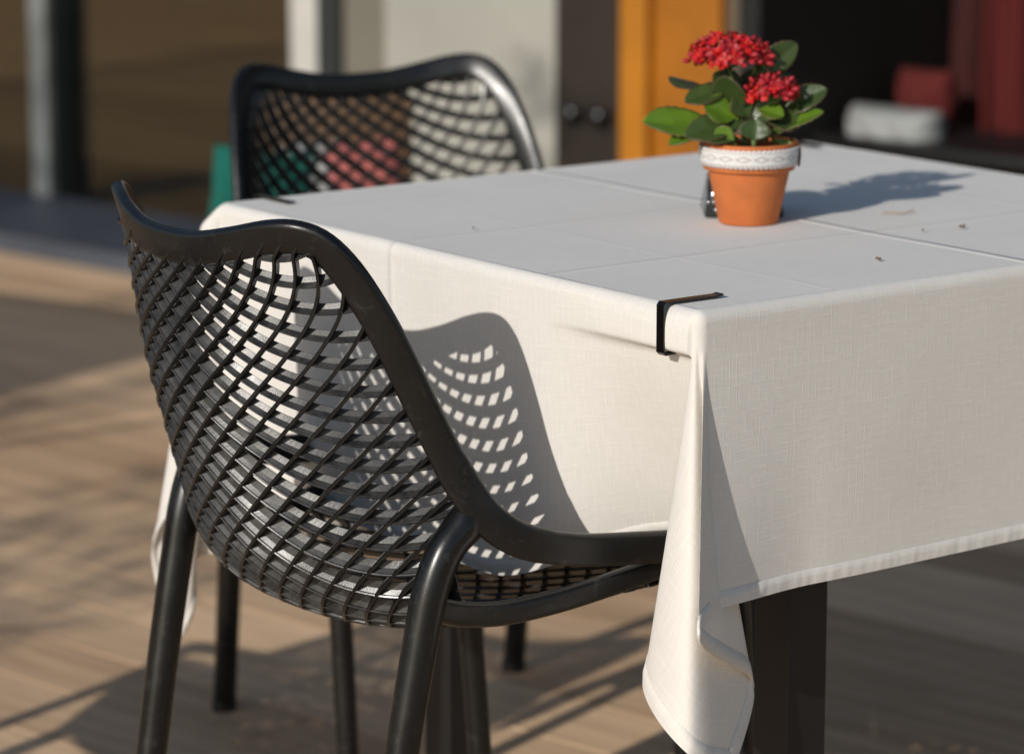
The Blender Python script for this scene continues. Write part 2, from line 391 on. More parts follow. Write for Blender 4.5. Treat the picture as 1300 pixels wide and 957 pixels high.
# arc length along the side-averaged profile
NT = 300; arc = [0]
for i in range(NT):
    a = sum((SH(s,(i+1)/NT)-SH(s,i/NT)).length for s in (0,.5,.9))/3; arc.append(arc[-1]+a)
def t_of(T):
    if T <= 0: return 0
    if T >= arc[-1]: return 1
    lo, hi = 0, NT
    while hi-lo > 1:
        m_ = (lo+hi)//2
        if arc[m_] <= T: lo = m_
        else: hi = m_
    return (lo+(T-arc[lo])/(arc[hi]-arc[lo]))/NT
HALF = [Vector(p) for p in ((0,-.316,.786),(.045,-.314,.788),(.09,-.305,.797),(.125,-.292,.806),(.150,-.279,.808),(.166,-.264,.800),(.178,-.247,.779),(.187,-.227,.745),
 (.194,-.207,.706),(.2,-.186,.660),(.208,-.166,.615),(.217,-.149,.579),(.228,-.131,.550),(.240,-.101,.528),(.250,-.05,.514),(.257,.005,.508),
 (.262,.06,.503),(.262,.115,.496),(.254,.16,.487),(.232,.195,.477),(.19,.213,.468),(.13,.22,.462),(.06,.222,.46))]
def frame_pts():
    right = HALF; left = [Vector((-p.x,p.y,p.z)) for p in HALF[1:]][::-1]
    loop = right + [Vector((0,.222,.46))] + left          # closed loop
    N_ = 190; out = [crom(loop, i/N_, True) for i in range(N_)]
    return out
def frame_normal(p):
    # thickness direction of the band: shell normal at the back, horizontal-outward along the sides, down at the front
    ax = abs(p.x); sg = 1 if p.x >= 0 else -1
    if p.z > .60:
        s = max(-.97, min(.97, p.x/max(.16, .16+(.797-p.z)*.2))); t = t_of(max(.004, (.79-p.z)))
        n = SN(s, t)*NS; return n
    k = max(0, min(1, (p.y-.12)/.1))
    side = Vector((sg*1, -.35*(1-max(0,min(1,(p.y+.15)/.1))), -.15)); front = Vector((0, .15, -1)) if k else side
    return side.lerp(front, k).normalized()
def build_chair(name):
    root = empty(name)
    fp = frame_pts()
    nf = [frame_normal(p) for p in fp]
    for _ in range(4): nf = [(nf[i-1]+nf[i]*2+nf[(i+1)%len(nf)]).normalized() for i in range(len(nf))]
    def prof(i, n):
        p = fp[i]; w = .031
        if p.z < .52: w = .031 if abs(p.x) > .2 else .024
        if .52 <= p.z < .6: w = .033
        pr = rrect(w, .0135, .0055, 3)
        return [(q[0], q[1]-.012*(1-abs(q[0])/(w/2))*0) for q in pr]
    bm = bmesh.new(); sweep(bm, fp, prof, closed=True, up_fn=lambda i: nf[i])
    obj('frame', bm, M['plastic'], root)
    # lower side rails carrying the seat
    for sg in (1, -1):
        bm = bmesh.new()
        rail = [Vector(p) for p in ((.209,-.185,.476),(.203,-.150,.461),(.207,-.105,.454),(.218,-.055,.458),(.232,-.005,.468),(.245,.045,.480),(.254,.095,.489),(.258,.135,.490))]
        rail = [Vector((p.x*sg, p.y, p.z)) for p in rail]
        rp = [crom(rail, i/40) for i in range(41)]
        sweep(bm, rp, lambda i,n: rrect(.015, .024-.004*i/n, .006, 3), up_fn=lambda i: Vector((0,0,1)))
        obj('seat_rail', bm, M['plastic'], root)
    # lattice of deep thin ribs
    bm = bmesh.new(); W = .19
    KX = ((-1,1.5),(-.6,1.15),(-.2,.88),(.2,.78),(.45,.70),(.7,.38),(.85,.05),(1,-.35))
    def fp_(x):
        for (x0,y0),(x1,y1) in zip(KX, KX[1:]):
            if x <= x1: return y0+(y1-y0)*(x-x0)/(x1-x0)
        return KX[-1][1]
    tab = [0.]
    for i in range(400): tab.append(tab[-1]+fp_(-1+(i+.5)/200)/200)
    mid_ = tab[200]
    def ff(x):
        y = (x+1)*200; i = min(399, max(0, int(y))); return tab[i]+(tab[i+1]-tab[i])*(y-i)-mid_
    def ribs(sign, off):
        pitch = .0258
        nk = int((arc[-1]+.4)/pitch)+2
        for k in range(-12, nk):
            c = off + k*pitch; run = []
            for i in range(221):
                s = -1+2*i/220
                sl = s*sign
                T = c + W*ff(sl)
                ext = .024*math.exp(-((abs(s)-.78)/.26)**2)
                ok = -ext <= T <= arc[-1]
                if ok: run.append((s, T))
                if (not ok or i == 220) and run:
                    if len(run) > 22: make(run)
                    run = []
    def make(run):
        # refine to even steps
        P = []; Nn = []
        for s, T in run[::2]+([run[-1]] if len(run)%2==0 else []):
            t = t_of(T); ss = s*.992
            # near the upper back corner the frame curve is rounded: trim
            P.append(SH(ss, t) + Vector((0, 0, max(0, -T)))); Nn.append(SN(ss, t)*NS)
        if t_of(run[len(run)//2][1]) > .93 and len(P) < 4: return
        # trim points lying outside the rounded corner of the frame
        keep = []
        for p, nn in zip(P, Nn):
            r = math.hypot(max(0, abs(p.x)-.125), max(0, p.z-.766))
            if p.z > .766 and abs(p.x) > .125 and r > .047: continue
            keep.append((p, nn))
        if len(keep) < 3: return
        P = [q[0] for q in keep]; Nn = [q[1] for q in keep]
        pr = [(-.0012,-.0045),(.0012,-.0045),(.0019,-.0035),(.0021,.0045),(.0014,.0062),(-.0014,.0062),(-.0021,.0045),(-.0019,-.0035)]
        if kind[0] == 1:      # broad slats tilted like louvres
            a_ = R(40); c_, s_ = math.cos(a_), math.sin(a_)
            base = [(-.0055,-.0011),(-.0051,-.0014),(.0051,-.0012),(.0057,-.0008),(.0059,.0006),(.0055,.0018),(.0045,.0017),(.0037,.0009),(.0,.0003),(-.0051,.0009),(-.0055,.0006)]
            pr = [(x*c_ - y*s_, x*s_ + y*c_) for x, y in base]
            wf = [.99 + .36*max(0, min(1, (.66-p.z)/.15)) for p in P]
        else: pr = [(-.0012,-.0035),(.0012,-.0035),(.0018,-.0025),(.0019,.0050),(.0012,.0066),(-.0012,.0066),(-.0019,.0050),(-.0018,-.0025)]
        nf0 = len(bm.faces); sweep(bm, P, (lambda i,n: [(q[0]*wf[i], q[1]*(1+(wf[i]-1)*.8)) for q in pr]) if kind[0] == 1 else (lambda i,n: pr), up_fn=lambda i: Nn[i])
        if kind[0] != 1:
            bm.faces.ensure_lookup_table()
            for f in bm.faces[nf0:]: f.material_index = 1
    kind = [1]
    ribs(1, .008); kind[0] = -1; ribs(-1, .008)
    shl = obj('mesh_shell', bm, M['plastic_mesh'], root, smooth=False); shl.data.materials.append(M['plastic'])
    # legs
    rear = [Vector(p) for p in ((.213,-.130,.558),(.2125,-.145,.545),(.211,-.167,.522),(.209,-.182,.485),(.208,-.192,.44),(.207,-.202,.39),(.206,-.215,.32),(.205,-.235,.20),(.204,-.262,.04),(.204,-.268,0))]
    front = [Vector(p) for p in ((.240,.14,.475),(.232,.155,.44),(.226,.165,.40),(.222,.175,.30),(.218,.19,.10),(.216,.197,0))]
    for sg in (1, -1):
        for path, r0, r1, big in ((rear, .0175, .0145, .0215), (front, .0145, .0125, .017)):
            bm = bmesh.new(); pp = [Vector((p.x*sg, p.y, p.z)) for p in path]; N_ = 40
            pts = [crom(pp, i/N_) for i in range(N_+1)]
            def pf(i, n):
                t = i/(n-1); r = r0+(r1-r0)*t + (big-r0)*max(0, 1-t*6)**1.0
                fl = 1-.5*max(0, 1-t*8)
                return circ(r, 20, r*fl)
            sweep(bm, pts, pf, up_fn=lambda i: Vector((1,0,0)))
            leg = obj('leg', bm, M['plastic'], root)
            e = pts[-1]; bm = bmesh.new(); lathe(bm, [(0,0),(r1+.001,0),(r1+.0015,.004),(r1+.0012,.014),(r1-.001,.016)], 20)
            f = obj('foot_cap', bm, M['table'], leg); f.location = e
    return root
def copy_tree(o, parent=None):
    c = o.copy(); C.objects.link(c); c.parent = parent
    for ch in list(o.children): copy_tree(ch, c)
    return c
chair = build_chair('garden_chair')
chair.location = (0, uc, 0); chair.rotation_euler = (0, 0, R(-90))
tag(chair, 'black moulded chair with diamond mesh back in the foreground, casting its shadow on the tablecloth', 'chair', 'black mesh chairs at the table')
shadow_chair = copy_tree(chair); shadow_chair.location = (-.66, .90, 0); shadow_chair.rotation_euler = (0,0,R(-60))  # unseen chair added only to throw a shadow patch on the deck
tag(shadow_chair, 'unseen black mesh chair added left of the dining table to cast shadow on the deck', 'chair')
ch2 = copy_tree(chair); ch2.location = (.445, .985, 0); ch2.rotation_euler = (0,0,R(168)); ch2.scale = (-1,1,1)
tag(ch2, 'black mesh chair behind the table, only its back showing above the cloth', 'chair')

# ------------------------------------------------------------------ table and cloth
ZT = .745; LU, LV = .772, .815
tb = empty('cafe_table', (LV/2, LU/2, 0)); tag(tb, 'square black legged table hidden under the cream tablecloth', 'table')
def tpart(name, m, x0,x1,y0,y1,z0,z1,bev=.002):
    bm = bmesh.new(); add_box(bm, x0-LV/2, x1-LV/2, y0-LU/2, y1-LU/2, z0, z1, bev=bev); return obj(name, bm, m, tb, False)
tpart('tabletop', M['table'], .002, LV-.002, .002, LU-.002, .707, ZT-.006)
tpart('apron', M['table'], .19, LV-.12, .05, LU-.05, .655, .706)
for x, y in ((.162,.055), (.65,.055), (.24,.70), (.65,.70)):
    tpart('leg', M['table'], x-.024, x+.024, y-.024, y+.024, 0, .7)
shadow_table = copy_tree(tb); shadow_table.location = (-.35, 3.15, 0); shadow_table.rotation_euler = (0,0,R(20)); tag(shadow_table, 'unseen bare black table added further left to cast shadow on the deck', 'table')  # unseen table added only for the shadow band it throws on the deck
A0, A1, B0, B1 = -.272, 1.165, -.305, 1.08
def spl(pts, x):
    for k in range(len(pts)-1):
        if x <= pts[k+1][0] or k == len(pts)-2:
            x0, x1 = pts[k][0], pts[k+1][0]; f = min(1, max(0, (x-x0)/(x1-x0)))
            P = [pts[max(0,k-1)], pts[k], pts[k+1], pts[min(len(pts)-1,k+2)]]
            out = []
            for c in (1, 2):
                m1 = (P[2][c]-P[0][c])/max(1e-6,(P[2][0]-P[0][0]))*(x1-x0) if k > 0 else (P[2][c]-P[1][c])*.6
                m2 = (P[3][c]-P[1][c])/max(1e-6,(P[3][0]-P[1][0]))*(x1-x0) if k < len(pts)-2 else 0
                h = f; out.append((2*h**3-3*h*h+1)*P[1][c]+(h**3-2*h*h+h)*m1+(-2*h**3+3*h*h)*P[2][c]+(h**3-h*h)*m2)
            return out
def ss(x): x = max(0, min(1, x)); return x*x*(3-2*x)
OA0, OB0 = -.15, -.42
OR0 = .07
FOLD = {  # (phi, outward along a side, outward along b side)
 'N': [(0,OA0,OB0),(10,-.24,-.15),(21,-.18,.03),(33,.07,.06),(45,-.06,-.27),(57,.06,-.08),(69,.24,.21),(80,.17,.11),(90,OR0,0)],
 'L': [(0,0,0),(20,.02,.12),(40,.12,.13),(57,.04,.04),(72,.13,.0),(90,0,0)],
 'R': [(0,0,0),(25,.12,.05),(45,.18,.18),(65,.05,.12),(90,0,0)],
 'B': [(0,0,0),(25,.10,.04),(45,.16,.16),(65,.04,.10),(90,0,0)]}
RR = .011; ARC = RR*math.pi/2
def cloth_pos(a, b):
    sa = -1 if a < 0 else 1; p = -a if a < 0 else max(0, a-LU)
    sb = -1 if b < 0 else 1; q = -b if b < 0 else max(0, b-LV)
    ca = min(max(a, 0), LU); cb = min(max(b, 0), LV)
    if sb < 0 and q > 0:
        if a < 0: q *= .86 + .24*ss(math.degrees(math.atan2(p, q))/22)
        else: q *= .86 + .14*ss((a-.12)/.18)
    if p == 0 and q == 0:
        z = ZT - .0008 + .0012*noise.noise(Vector((a*7, b*7, 0)))
        return Vector((b, a, z))
    rho = math.hypot(p, q); ha, hb = p/rho, q/rho
    if rho < ARC: out = RR*math.sin(rho/RR); dz = RR*(1-math.cos(rho/RR))
    else: out = RR; dz = RR+rho-ARC
    phi = math.degrees(math.atan2(p, q))
    g = max(0, dz-.03); g = g*g/(g+.03) if g > 0 else 0
    oa = ob = 0; lip = 0
    wave = noise.noise(Vector((a*3.1+5, b*3.1, .3)))*.045 + noise.noise(Vector((a*9+5, b*9, 1.3)))*.006
    if p > 0 and q > 0:
        key = {(-1,-1):'N', (1,-1):'L', (-1,1):'R', (1,1):'B'}[(sa,sb)]
        oa, ob = spl(FOLD[key], phi)
        if key == 'N': lip = ss(1-phi/18)
        k = min(phi, 90-phi)/20; wv = wave*min(1,max(0,1-k))
        oa += wv*ha; ob += wv*hb
    elif q > 0:      # faces perpendicular to v
        if sb < 0:
            d = 1-ss((ca-.08)/.17); oa, ob = OA0*d, OB0*d; lip = 1-ss(ca/.22)
        ob += wave*(1-lip)
        if sb < 0: ob += .02*math.sin(ca*7.5+.6)*(1-lip)
    else:
        oa += wave + (OR0*(1-ss(cb/.13)) if sa < 0 else 0) + (.018*math.sin(cb*9+.2)*ss(cb/.15) if sa < 0 else 0)
    if q > 0 and p == 0 and sb < 0 and a < LU/2: oa = -oa
    n2 = oa*oa+ob*ob; dd = dz - g + g*math.sqrt(max(.3, 1-n2))
    st = -.017*ss((dz-.038)/.009)*lip + .004*lip*ss(dz/.02)
    puff = (.020*math.sin(2*math.radians(phi))*ss(dz/.03)) if (p > 0 and q > 0 and (sa, sb) == (1, -1)) else 0
    out += puff
    x = cb + sb*(hb*out + ob*g + st*hb); y = ca + sa*(ha*out + oa*g)
    return Vector((x, y, ZT - dd))
def coords(lo, hi, edges, step, fine):
    out = []; x = lo
    while x < hi-1e-6:
        out.append(x); near = any(e-.02 <= x < e+.06 if e > .3 else e-.06 <= x < e+.02 for e in edges)
        x += fine if near else step
    out.append(hi); return out
AS = sorted(set([round(v, 5) for v in coords(A0, A1, (0, LU), .0055, .003)] + [0, LU])); BS = sorted(set([round(v, 5) for v in coords(B0, B1, (0, LV), .0055, .003)] + [0, LV]))
bm = bmesh.new(); uvl = bm.loops.layers.uv.new('cloth')
VV = [[bm.verts.new(cloth_pos(a, b)) for b in BS] for a in AS]; bm.verts.ensure_lookup_table()
UVm = {}
for i, a in enumerate(AS):
    for j, b in enumerate(BS): UVm[VV[i][j]] = (a, b)
for i in range(len(AS)-1):
    for j in range(len(BS)-1):
        f = bm.faces.new((VV[i][j], VV[i][j+1], VV[i+1][j+1], VV[i+1][j]))
        for l in f.loops: l[uvl].uv = UVm[l.vert]
cl = obj('tablecloth', bm, M['cloth'])
_k = max(cl.data.polygons, key=lambda f: f.center.z)
if _k.normal.z < 0: cl.data.flip_normals()
tag(cl, 'cream woven tablecloth draped over the square table with a folded corner', 'tablecloth')
# hem: folded double strip along the border of the cloth
bm = bmesh.new(); uvl = bm.loops.layers.uv.new('cloth'); HW = .014
def strip(fn, n):
    prev = None
    for k in range(n+1):
        qs = fn(k/n)
        row = []
        for (a, b, lift) in qs:
            P = cloth_pos(a, b); e = .002
            N_ = (cloth_pos(a+e, b)-cloth_pos(a-e, b)).cross(cloth_pos(a, b+e)-cloth_pos(a, b-e))
            N_ = -N_.normalized() if N_.length > 0 else Vector((0,0,1))
            lf = lift*(1+.9*noise.noise(Vector((a*120, b*120, 2)))) if abs(lift) > .001 else lift
            row.append((bm.verts.new(P+N_*lf), (a, b)))
        if prev:
            for c in range(len(row)-1):
                q = [prev[c], prev[c+1], row[c+1], row[c]]
                f = bm.faces.new([z[0] for z in q])
                for l, z in zip(f.loops, q): l[uvl].uv = z[1]
        prev = row
L1_ = [(0,.0010),(HW*.5,.0015),(HW,.0010),(HW+.001,-.0004)]
L2_ = [(HW+.001,.0004),(HW,-.0010),(HW*.5,-.0015),(0,-.0010),(0,.0010)]
for LL in (L1_, L2_):
    strip(lambda t: [(A0+w, B0+(B1-B0)*t, l) for w, l in LL], 500)
    strip(lambda t: [(A1-w, B0+(B1-B0)*t, l) for w, l in LL], 500)
    strip(lambda t: [(A0+(A1-A0)*t, B0+w, l) for w, l in LL], 500)
    strip(lambda t: [(A0+(A1-A0)*t, B1-w, l) for w, l in LL], 500)
obj('hem', bm, M['cloth'], cl)

# ------------------------------------------------------------------ cloth clips
def clip_mesh():
    bm = bmesh.new(); w = .010; t = .0016
    path = [(.052,.0030),(.047,.0022),(.02,.0022),(0,.0022),(-.0135,.0022),(-.0155,.0),(-.0155,-.02),(-.0155,-.042),(-.0135,-.044),(.01,-.043),(.03,-.041)]
    pts = [Vector((x, 0, z)) for x, z in path]
    sweep(bm, pts, lambda i,n: [(-w/2,-t/2),(w/2,-t/2),(w/2,t/2),(-w/2,t/2)], up_fn=lambda i: Vector((0,1,0)).cross((pts[min(i+1,len(pts)-1)]-pts[max(i-1,0)]).normalized()))
    return bm
def clip(loc, rz, label, src=[None]):
    if src[0] is None: o = obj('tablecloth_clip', clip_mesh(), M['steel'], smooth=False); src[0] = o
    else: o = src[0].copy(); C.objects.link(o)
    o.location = loc; o.rotation_euler = (0,0,rz); tag(o, label, 'clip', 'steel tablecloth clips'); return o
clip((0, .034, ZT), 0, 'dark steel clip gripping the cloth edge nearest the camera corner')
clip((.045, LU, ZT), R(-90), 'steel clip on the table edge in front of the far chair')
clip((.79, LU, ZT), R(-90), 'steel clip at the far back corner of the table behind the plant')

# ------------------------------------------------------------------ potted plant
PX, PY = .352, .342
RV = Vector((.8007,-.599,0)); DV = Vector((.599,.8007,0)); UP = Vector((0,0,1))
pl = empty('potted_plant', (PX, PY, ZT)); pl.scale = (1.06,1.06,1.06); tag(pl, 'red flowering succulent in a terracotta pot with white lace, standing on the cloth', 'plant')
bm = bmesh.new()
prof = [(0,.0),(.0275,0),(.0285,.0012),(.0388,.050),(.0392,.0515),(.0432,.0520),(.0440,.0530),(.0455,.0765),(.0450,.0782),(.0438,.0785),(.0415,.0780),(.0395,.070),(.0385,.06),(0,.06)]
lathe(bm, prof, 72); obj('pot', bm, M['terracotta'], pl)
bm = bmesh.new(); lathe(bm, [(0,.067),(.02,.068),(.0398,.0665)], 40)
for v in bm.verts: v.co.z += .002*noise.noise(v.co*120)
obj('soil', bm, M['soil'], pl)
# lace
lm = mat('white_lace', (.74,.73,.71), .85); nt = lm.node_tree; Lk = nt.links.new
uv = nt.nodes.new('ShaderNodeUVMap'); uv.uv_map='lace'
sp = nt.nodes.new('ShaderNodeSeparateXYZ'); Lk(uv.outputs[0], sp.inputs[0])
def mm(op,a,b=None,c=None):
    n = nt.nodes.new('ShaderNodeMath'); n.operation=op
    for k,v in enumerate((a,b,c)):
        if v is None: continue
        if isinstance(v,(int,float)): n.inputs[k].default_value=v
        else: Lk(v,n.inputs[k])
    return n.outputs[0]
Xc, Yc = sp.outputs[0], sp.outputs[1]     # X in cells round the pot, Y 0..1
fxn = mm('SUBTRACT', mm('FRACT', Xc), .5)
dia = mm('ADD', mm('MULTIPLY', mm('ABSOLUTE', fxn), 1.0), mm('MULTIPLY', mm('ABSOLUTE', mm('SUBTRACT', Yc, .5)), 2.3))
ring = mm('LESS_THAN', mm('ABSOLUTE', mm('SUBTRACT', dia, .40)), .075)
dots = mm('LESS_THAN', mm('ADD', mm('POWER', mm('SUBTRACT', mm('FRACT', mm('MULTIPLY', Xc, 5)), .5), 2), mm('POWER', mm('MULTIPLY', mm('SUBTRACT', mm('ABSOLUTE', mm('SUBTRACT', Yc, .5)), .38), 9), 2)), .08)
rd = mm('GREATER_THAN', mm('FRACT', mm('MULTIPLY', mm('ADD', Xc, Yc), 14)), .35)
hole = mm('MAXIMUM', mm('MULTIPLY', ring, rd), dots)
mixc = nt.nodes.new('ShaderNodeMixRGB'); Lk(mm('MULTIPLY', hole, .75), mixc.inputs[0]); mixc.inputs[1].default_value=(.74,.73,.71,1); mixc.inputs[2].default_value=(.36,.15,.08,1)
Lk(mixc.outputs[0], nt.nodes['Principled BSDF'].inputs['Base Color'])
nz = nt.nodes.new('ShaderNodeTexNoise'); nz.inputs['Scale'].default_value=900; tcx = nt.nodes['Texture Coordinate']; Lk(tcx.outputs['Object'], nz.inputs[0])
bp = nt.nodes.new('ShaderNodeBump'); bp.inputs['Distance'].default_value=.0008; Lk(mm('SUBTRACT', nz.outputs[0], mm('MULTIPLY',hole,1.5)), bp.inputs['Height']); Lk(bp.outputs[0], nt.nodes['Principled BSDF'].inputs['Normal'])
bm = bmesh.new(); ul = bm.loops.layers.uv.new('lace'); seg = 240; zs = [(0,.0455,.0572,1),(.2,.0455,.0615,1),(.8,.0465,.0705,1),(1,.0467,.0745,1)]
rows = []
for t_, r_, z_, _ in zs:
    rows.append([bm.verts.new(((r_+.0006)*math.cos(2*math.pi*j/seg), (r_+.0006)*math.sin(2*math.pi*j/seg), z_ + ((.0007 if j%4<2 else -.0005) if t_ in (0,1) else 0))) for j in range(seg)])
for k in range(3):
    for j in range(seg):
        f = bm.faces.new((rows[k][j], rows[k][(j+1)%seg], rows[k+1][(j+1)%seg], rows[k+1][j]))
        for l, (jj, kk) in zip(f.loops, ((j,k),(j+1,k),(j+1,k+1),(j,k+1))): l[ul].uv = (jj/seg*17, zs[kk][0])
lo = obj('lace_ribbon', bm, lm, pl); md = lo.modifiers.new('t','SOLIDIFY'); md.thickness=.0009; md.offset=1
# leaves
def leaf_mat(name, top, bot, rim):
    m = bpy.data.materials.new(name); m.use_nodes = True; nt = m.node_tree; b = nt.nodes['Principled BSDF']; L = nt.links.new
    geo = nt.nodes.new('ShaderNodeNewGeometry'); uv = nt.nodes.new('ShaderNodeUVMap'); uv.uv_map='leaf'; s = nt.nodes.new('ShaderNodeSeparateXYZ'); L(uv.outputs[0], s.inputs[0])
    mx = nt.nodes.new('ShaderNodeMixRGB'); L(geo.outputs['Backfacing'], mx.inputs[0]); mx.inputs[1].default_value=(*top,1); mx.inputs[2].default_value=(*bot,1)
    r = nt.nodes.new('ShaderNodeMapRange'); r.inputs[1].default_value=.86; r.inputs[2].default_value=1; L(s.outputs[0], r.inputs[0])
    mx2 = nt.nodes.new('ShaderNodeMixRGB'); L(r.outputs[0], mx2.inputs[0]); L(mx.outputs[0], mx2.inputs[1]); mx2.inputs[2].default_value=(*rim,1)
    n = nt.nodes.new('ShaderNodeTexNoise'); n.inputs['Scale'].default_value=90; n.inputs['Detail'].default_value=5; tc = nt.nodes.new('ShaderNodeTexCoord'); L(tc.outputs['Object'], n.inputs[0])
    mr = nt.nodes.new('ShaderNodeMapRange'); mr.inputs[3].default_value=.7; mr.inputs[4].default_value=1.3; L(n.outputs[0], mr.inputs[0])
    mx3 = nt.nodes.new('ShaderNodeMixRGB'); mx3.blend_type='MULTIPLY'; mx3.inputs[0].default_value=1; L(mx2.outputs[0], mx3.inputs[1]); L(mr.outputs[0], mx3.inputs[2]); L(mx3.outputs[0], b.inputs['Base Color'])
    b.inputs['Roughness'].default_value=.38; b.inputs['Coat Weight'].default_value=.1
    bp = nt.nodes.new('ShaderNodeBump'); bp.inputs['Strength'].default_value=.3; bp.inputs['Distance'].default_value=.001; L(n.outputs[0], bp.inputs['Height']); L(bp.outputs[0], b.inputs['Normal'])
    tr = nt.nodes.new('ShaderNodeBsdfTranslucent'); tr.inputs[0].default_value=(.16,.28,.03,1); ms = nt.nodes.new('ShaderNodeMixShader'); ms.inputs[0].default_value=.18
    L(b.outputs[0], ms.inputs[1]); L(tr.outputs[0], ms.inputs[2]); L(ms.outputs[0], nt.nodes['Material Output'].inputs[0]); return m
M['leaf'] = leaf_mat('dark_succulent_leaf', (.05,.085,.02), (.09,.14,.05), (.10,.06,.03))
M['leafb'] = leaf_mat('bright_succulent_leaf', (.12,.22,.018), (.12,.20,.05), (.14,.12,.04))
SC = 1/1310.
def pp(px, py, d=0):    # offsets from the pot axis, in metres: right, depth, height
    return RV*((px-949)*SC) + DV*d + UP*((278-py)*SC/.98 - d*.0*1)
lrnd = random.Random(7)
def leaf(bm, ul, base, tip, w, nrm, curl=.15, wav=.03, cup=.25, petiole=.12):
    ax = tip-base; Lg = ax.length; ax.normalize(); nrm = (nrm-ax*nrm.dot(ax)).normalized(); sd = ax.cross(nrm)
    n, m_ = 22, 8; rows = []; ph = lrnd.uniform(0,6)
    for i in range(n+1):
        t = i/n
        if t < petiole: hw = .09
        else: q = (t-petiole)/(1-petiole); hw = max(.02, math.sin(math.pi*min(1,q)**1.25)**.62) if q < 1 else .02; hw = max(hw, .09*(1-q))
        ser = 1+.05*math.sin(i*math.pi*.9)
        row = []
        for j in range(m_+1):
            u = -1+2*j/m_; x = u*hw*w*.58*(ser if abs(u)>.9 else 1)
            h = -curl*Lg*t*t + cup*abs(u)**1.6*hw*w*.5 + wav*w*math.sin(ph+t*9)*abs(u)*hw - .06*w*math.exp(-(u/.12)**2)*hw
            row.append((bm.verts.new(base + ax*(t*Lg) + sd*x + nrm*h), (abs(u), t)))
        rows.append(row)
    for i in range(n):
        for j in range(m_):
            q = [rows[i][j], rows[i][j+1], rows[i+1][j+1], rows[i+1][j]]
            f = bm.faces.new([z[0] for z in q])
            for l, z in zip(f.loops, q): l[ul].uv = z[1]
CAMD = -DV  # towards the viewer
leaves = [ # base px, tip px, width m, normal(right, toward viewer, up), depth base, depth tip, bright?
 ((925,166),(818,142),.036,(-.15,.55,.8),-.005,-.02,1,.10),
 ((948,152),(868,160),.026,(0,.75,.65),-.01,-.035,0,.10),
 ((903,120),(848,97),.020,(.1,.35,-.9),.01,.0,0,-.05),
 ((930,112),(867,124),.022,(0,.6,.8),.0,-.015,0,.06),
 ((936,150),(918,92),.030,(-.5,.8,.1),.0,-.02,0,-.1),
 ((945,104),(1008,60),.024,(-.3,.8,-.4),.01,.005,0,.05),
 ((975,150),(1040,108),.024,(-.25,.75,.6),.0,-.01,0,.12),
 ((962,176),(1030,128),.026,(-.1,.35,.95),-.01,-.025,1,.16),
 ((953,142),(951,170),.027,(0,1,.25),-.03,-.036,0,.0),
 ((900,160),(846,174),.018,(0,.4,.9),-.015,-.03,1,.05),
 ((930,178),(905,158),.016,(.3,.8,-.3),-.03,-.028,1,.0),
 ((955,135),(988,140),.020,(0,.5,.8),-.02,-.03,1,.1),
 ((940,130),(895,108),.024,(0,.2,.95),.02,.03,0,.1),
 ((955,130),(1000,95),.024,(0,.3,.9),.02,.035,0,.1),
 ((949,140),(960,92),.026,(0,.7,.5),.02,.02,0,.05),
 ((940,165),(905,130),.024,(0,.5,.8),.01,.02,1,.1),
 ((955,165),(995,150),.024,(0,.4,.9),.015,.04,0,.1),
 ((949,150),(930,118),.022,(0,.8,.4),-.01,-.015,0,.05),
 ((949,155),(980,125),.024,(-.2,.8,.5),-.01,-.015,0,.05),
 ((935,150),(893,128),.030,(-.1,.7,.7),-.012,-.02,1,.08),
 ((962,150),(1012,150),.026,(.1,.6,.8),-.015,-.02,0,.08),
 ((945,128),(905,96),.024,(-.2,.7,.5),.012,.008,0,.05),
 ((955,120),(985,78),.024,(.2,.75,.4),.014,.012,0,.05),
 ((940,172),(884,162),.024,(0,.5,.85),-.022,-.034,0,.1),
 ((975,172),(1006,192),.012,(.3,.9,.1),-.005,-.012,1,-.05)]
for nm, br_ in (('foliage',0),('bright_foliage',1)):
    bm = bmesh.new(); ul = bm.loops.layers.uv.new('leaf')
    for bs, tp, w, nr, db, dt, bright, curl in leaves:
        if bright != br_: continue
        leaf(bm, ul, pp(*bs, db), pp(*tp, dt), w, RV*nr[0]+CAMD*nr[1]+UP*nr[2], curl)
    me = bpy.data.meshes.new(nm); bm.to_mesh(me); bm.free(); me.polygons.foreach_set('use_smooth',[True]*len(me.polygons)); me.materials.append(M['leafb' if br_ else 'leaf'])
    o = bpy.data.objects.new(nm, me); C.objects.link(o); o.parent = pl
    if br_: o['label'] = 'brighter green leaves'  # this second leaf set uses the brighter green
    md = o.modifiers.new('t','SOLIDIFY'); md.thickness=.0012; md.offset=-1
# stems
M['stem'] = mat('flower_stem', (.11,.16,.04), .5, noise_scale=60, noise_amt=.2)
M['stem2'] = mat('woody_stem', (.14,.05,.05), .6)
bm = bmesh.new()
def stem(a, b_, r0, r1, bow=Vector((0,0,0)), seg=10):
    pts = [a.lerp(b_, i/seg)+bow*math.sin(math.pi*i/seg) for i in range(seg+1)]
    sweep(bm, pts, lambda i,n: circ(r0+(r1-r0)*i/(n-1), 8), up_fn=lambda i: DV)
c1 = pp(922,70,.0); c2 = pp(975,113,-.018)
stem(pp(944,195), pp(940,130), .0035, .0025); stem(pp(952,195), pp(956,130,.005), .003, .0022, RV*.002)
stem(pp(942,135), c1-UP*.008, .002, .0014, RV*-.003); stem(pp(952,140), c2-UP*.006, .002, .0014)
for a_ in range(9):
    r_ = .6*a_/9*.05; th_ = a_*2.4; stem(c1-UP*.016, c1+RV*math.cos(th_)*.02+DV*math.sin(th_)*.016-UP*.004, .0009, .0007, seg=4)
    stem(c2-UP*.014, c2+RV*math.cos(th_)*.014+DV*math.sin(th_)*.011-UP*.003, .0009, .0007, seg=4)
obj('stem', bm, M['stem'], pl)
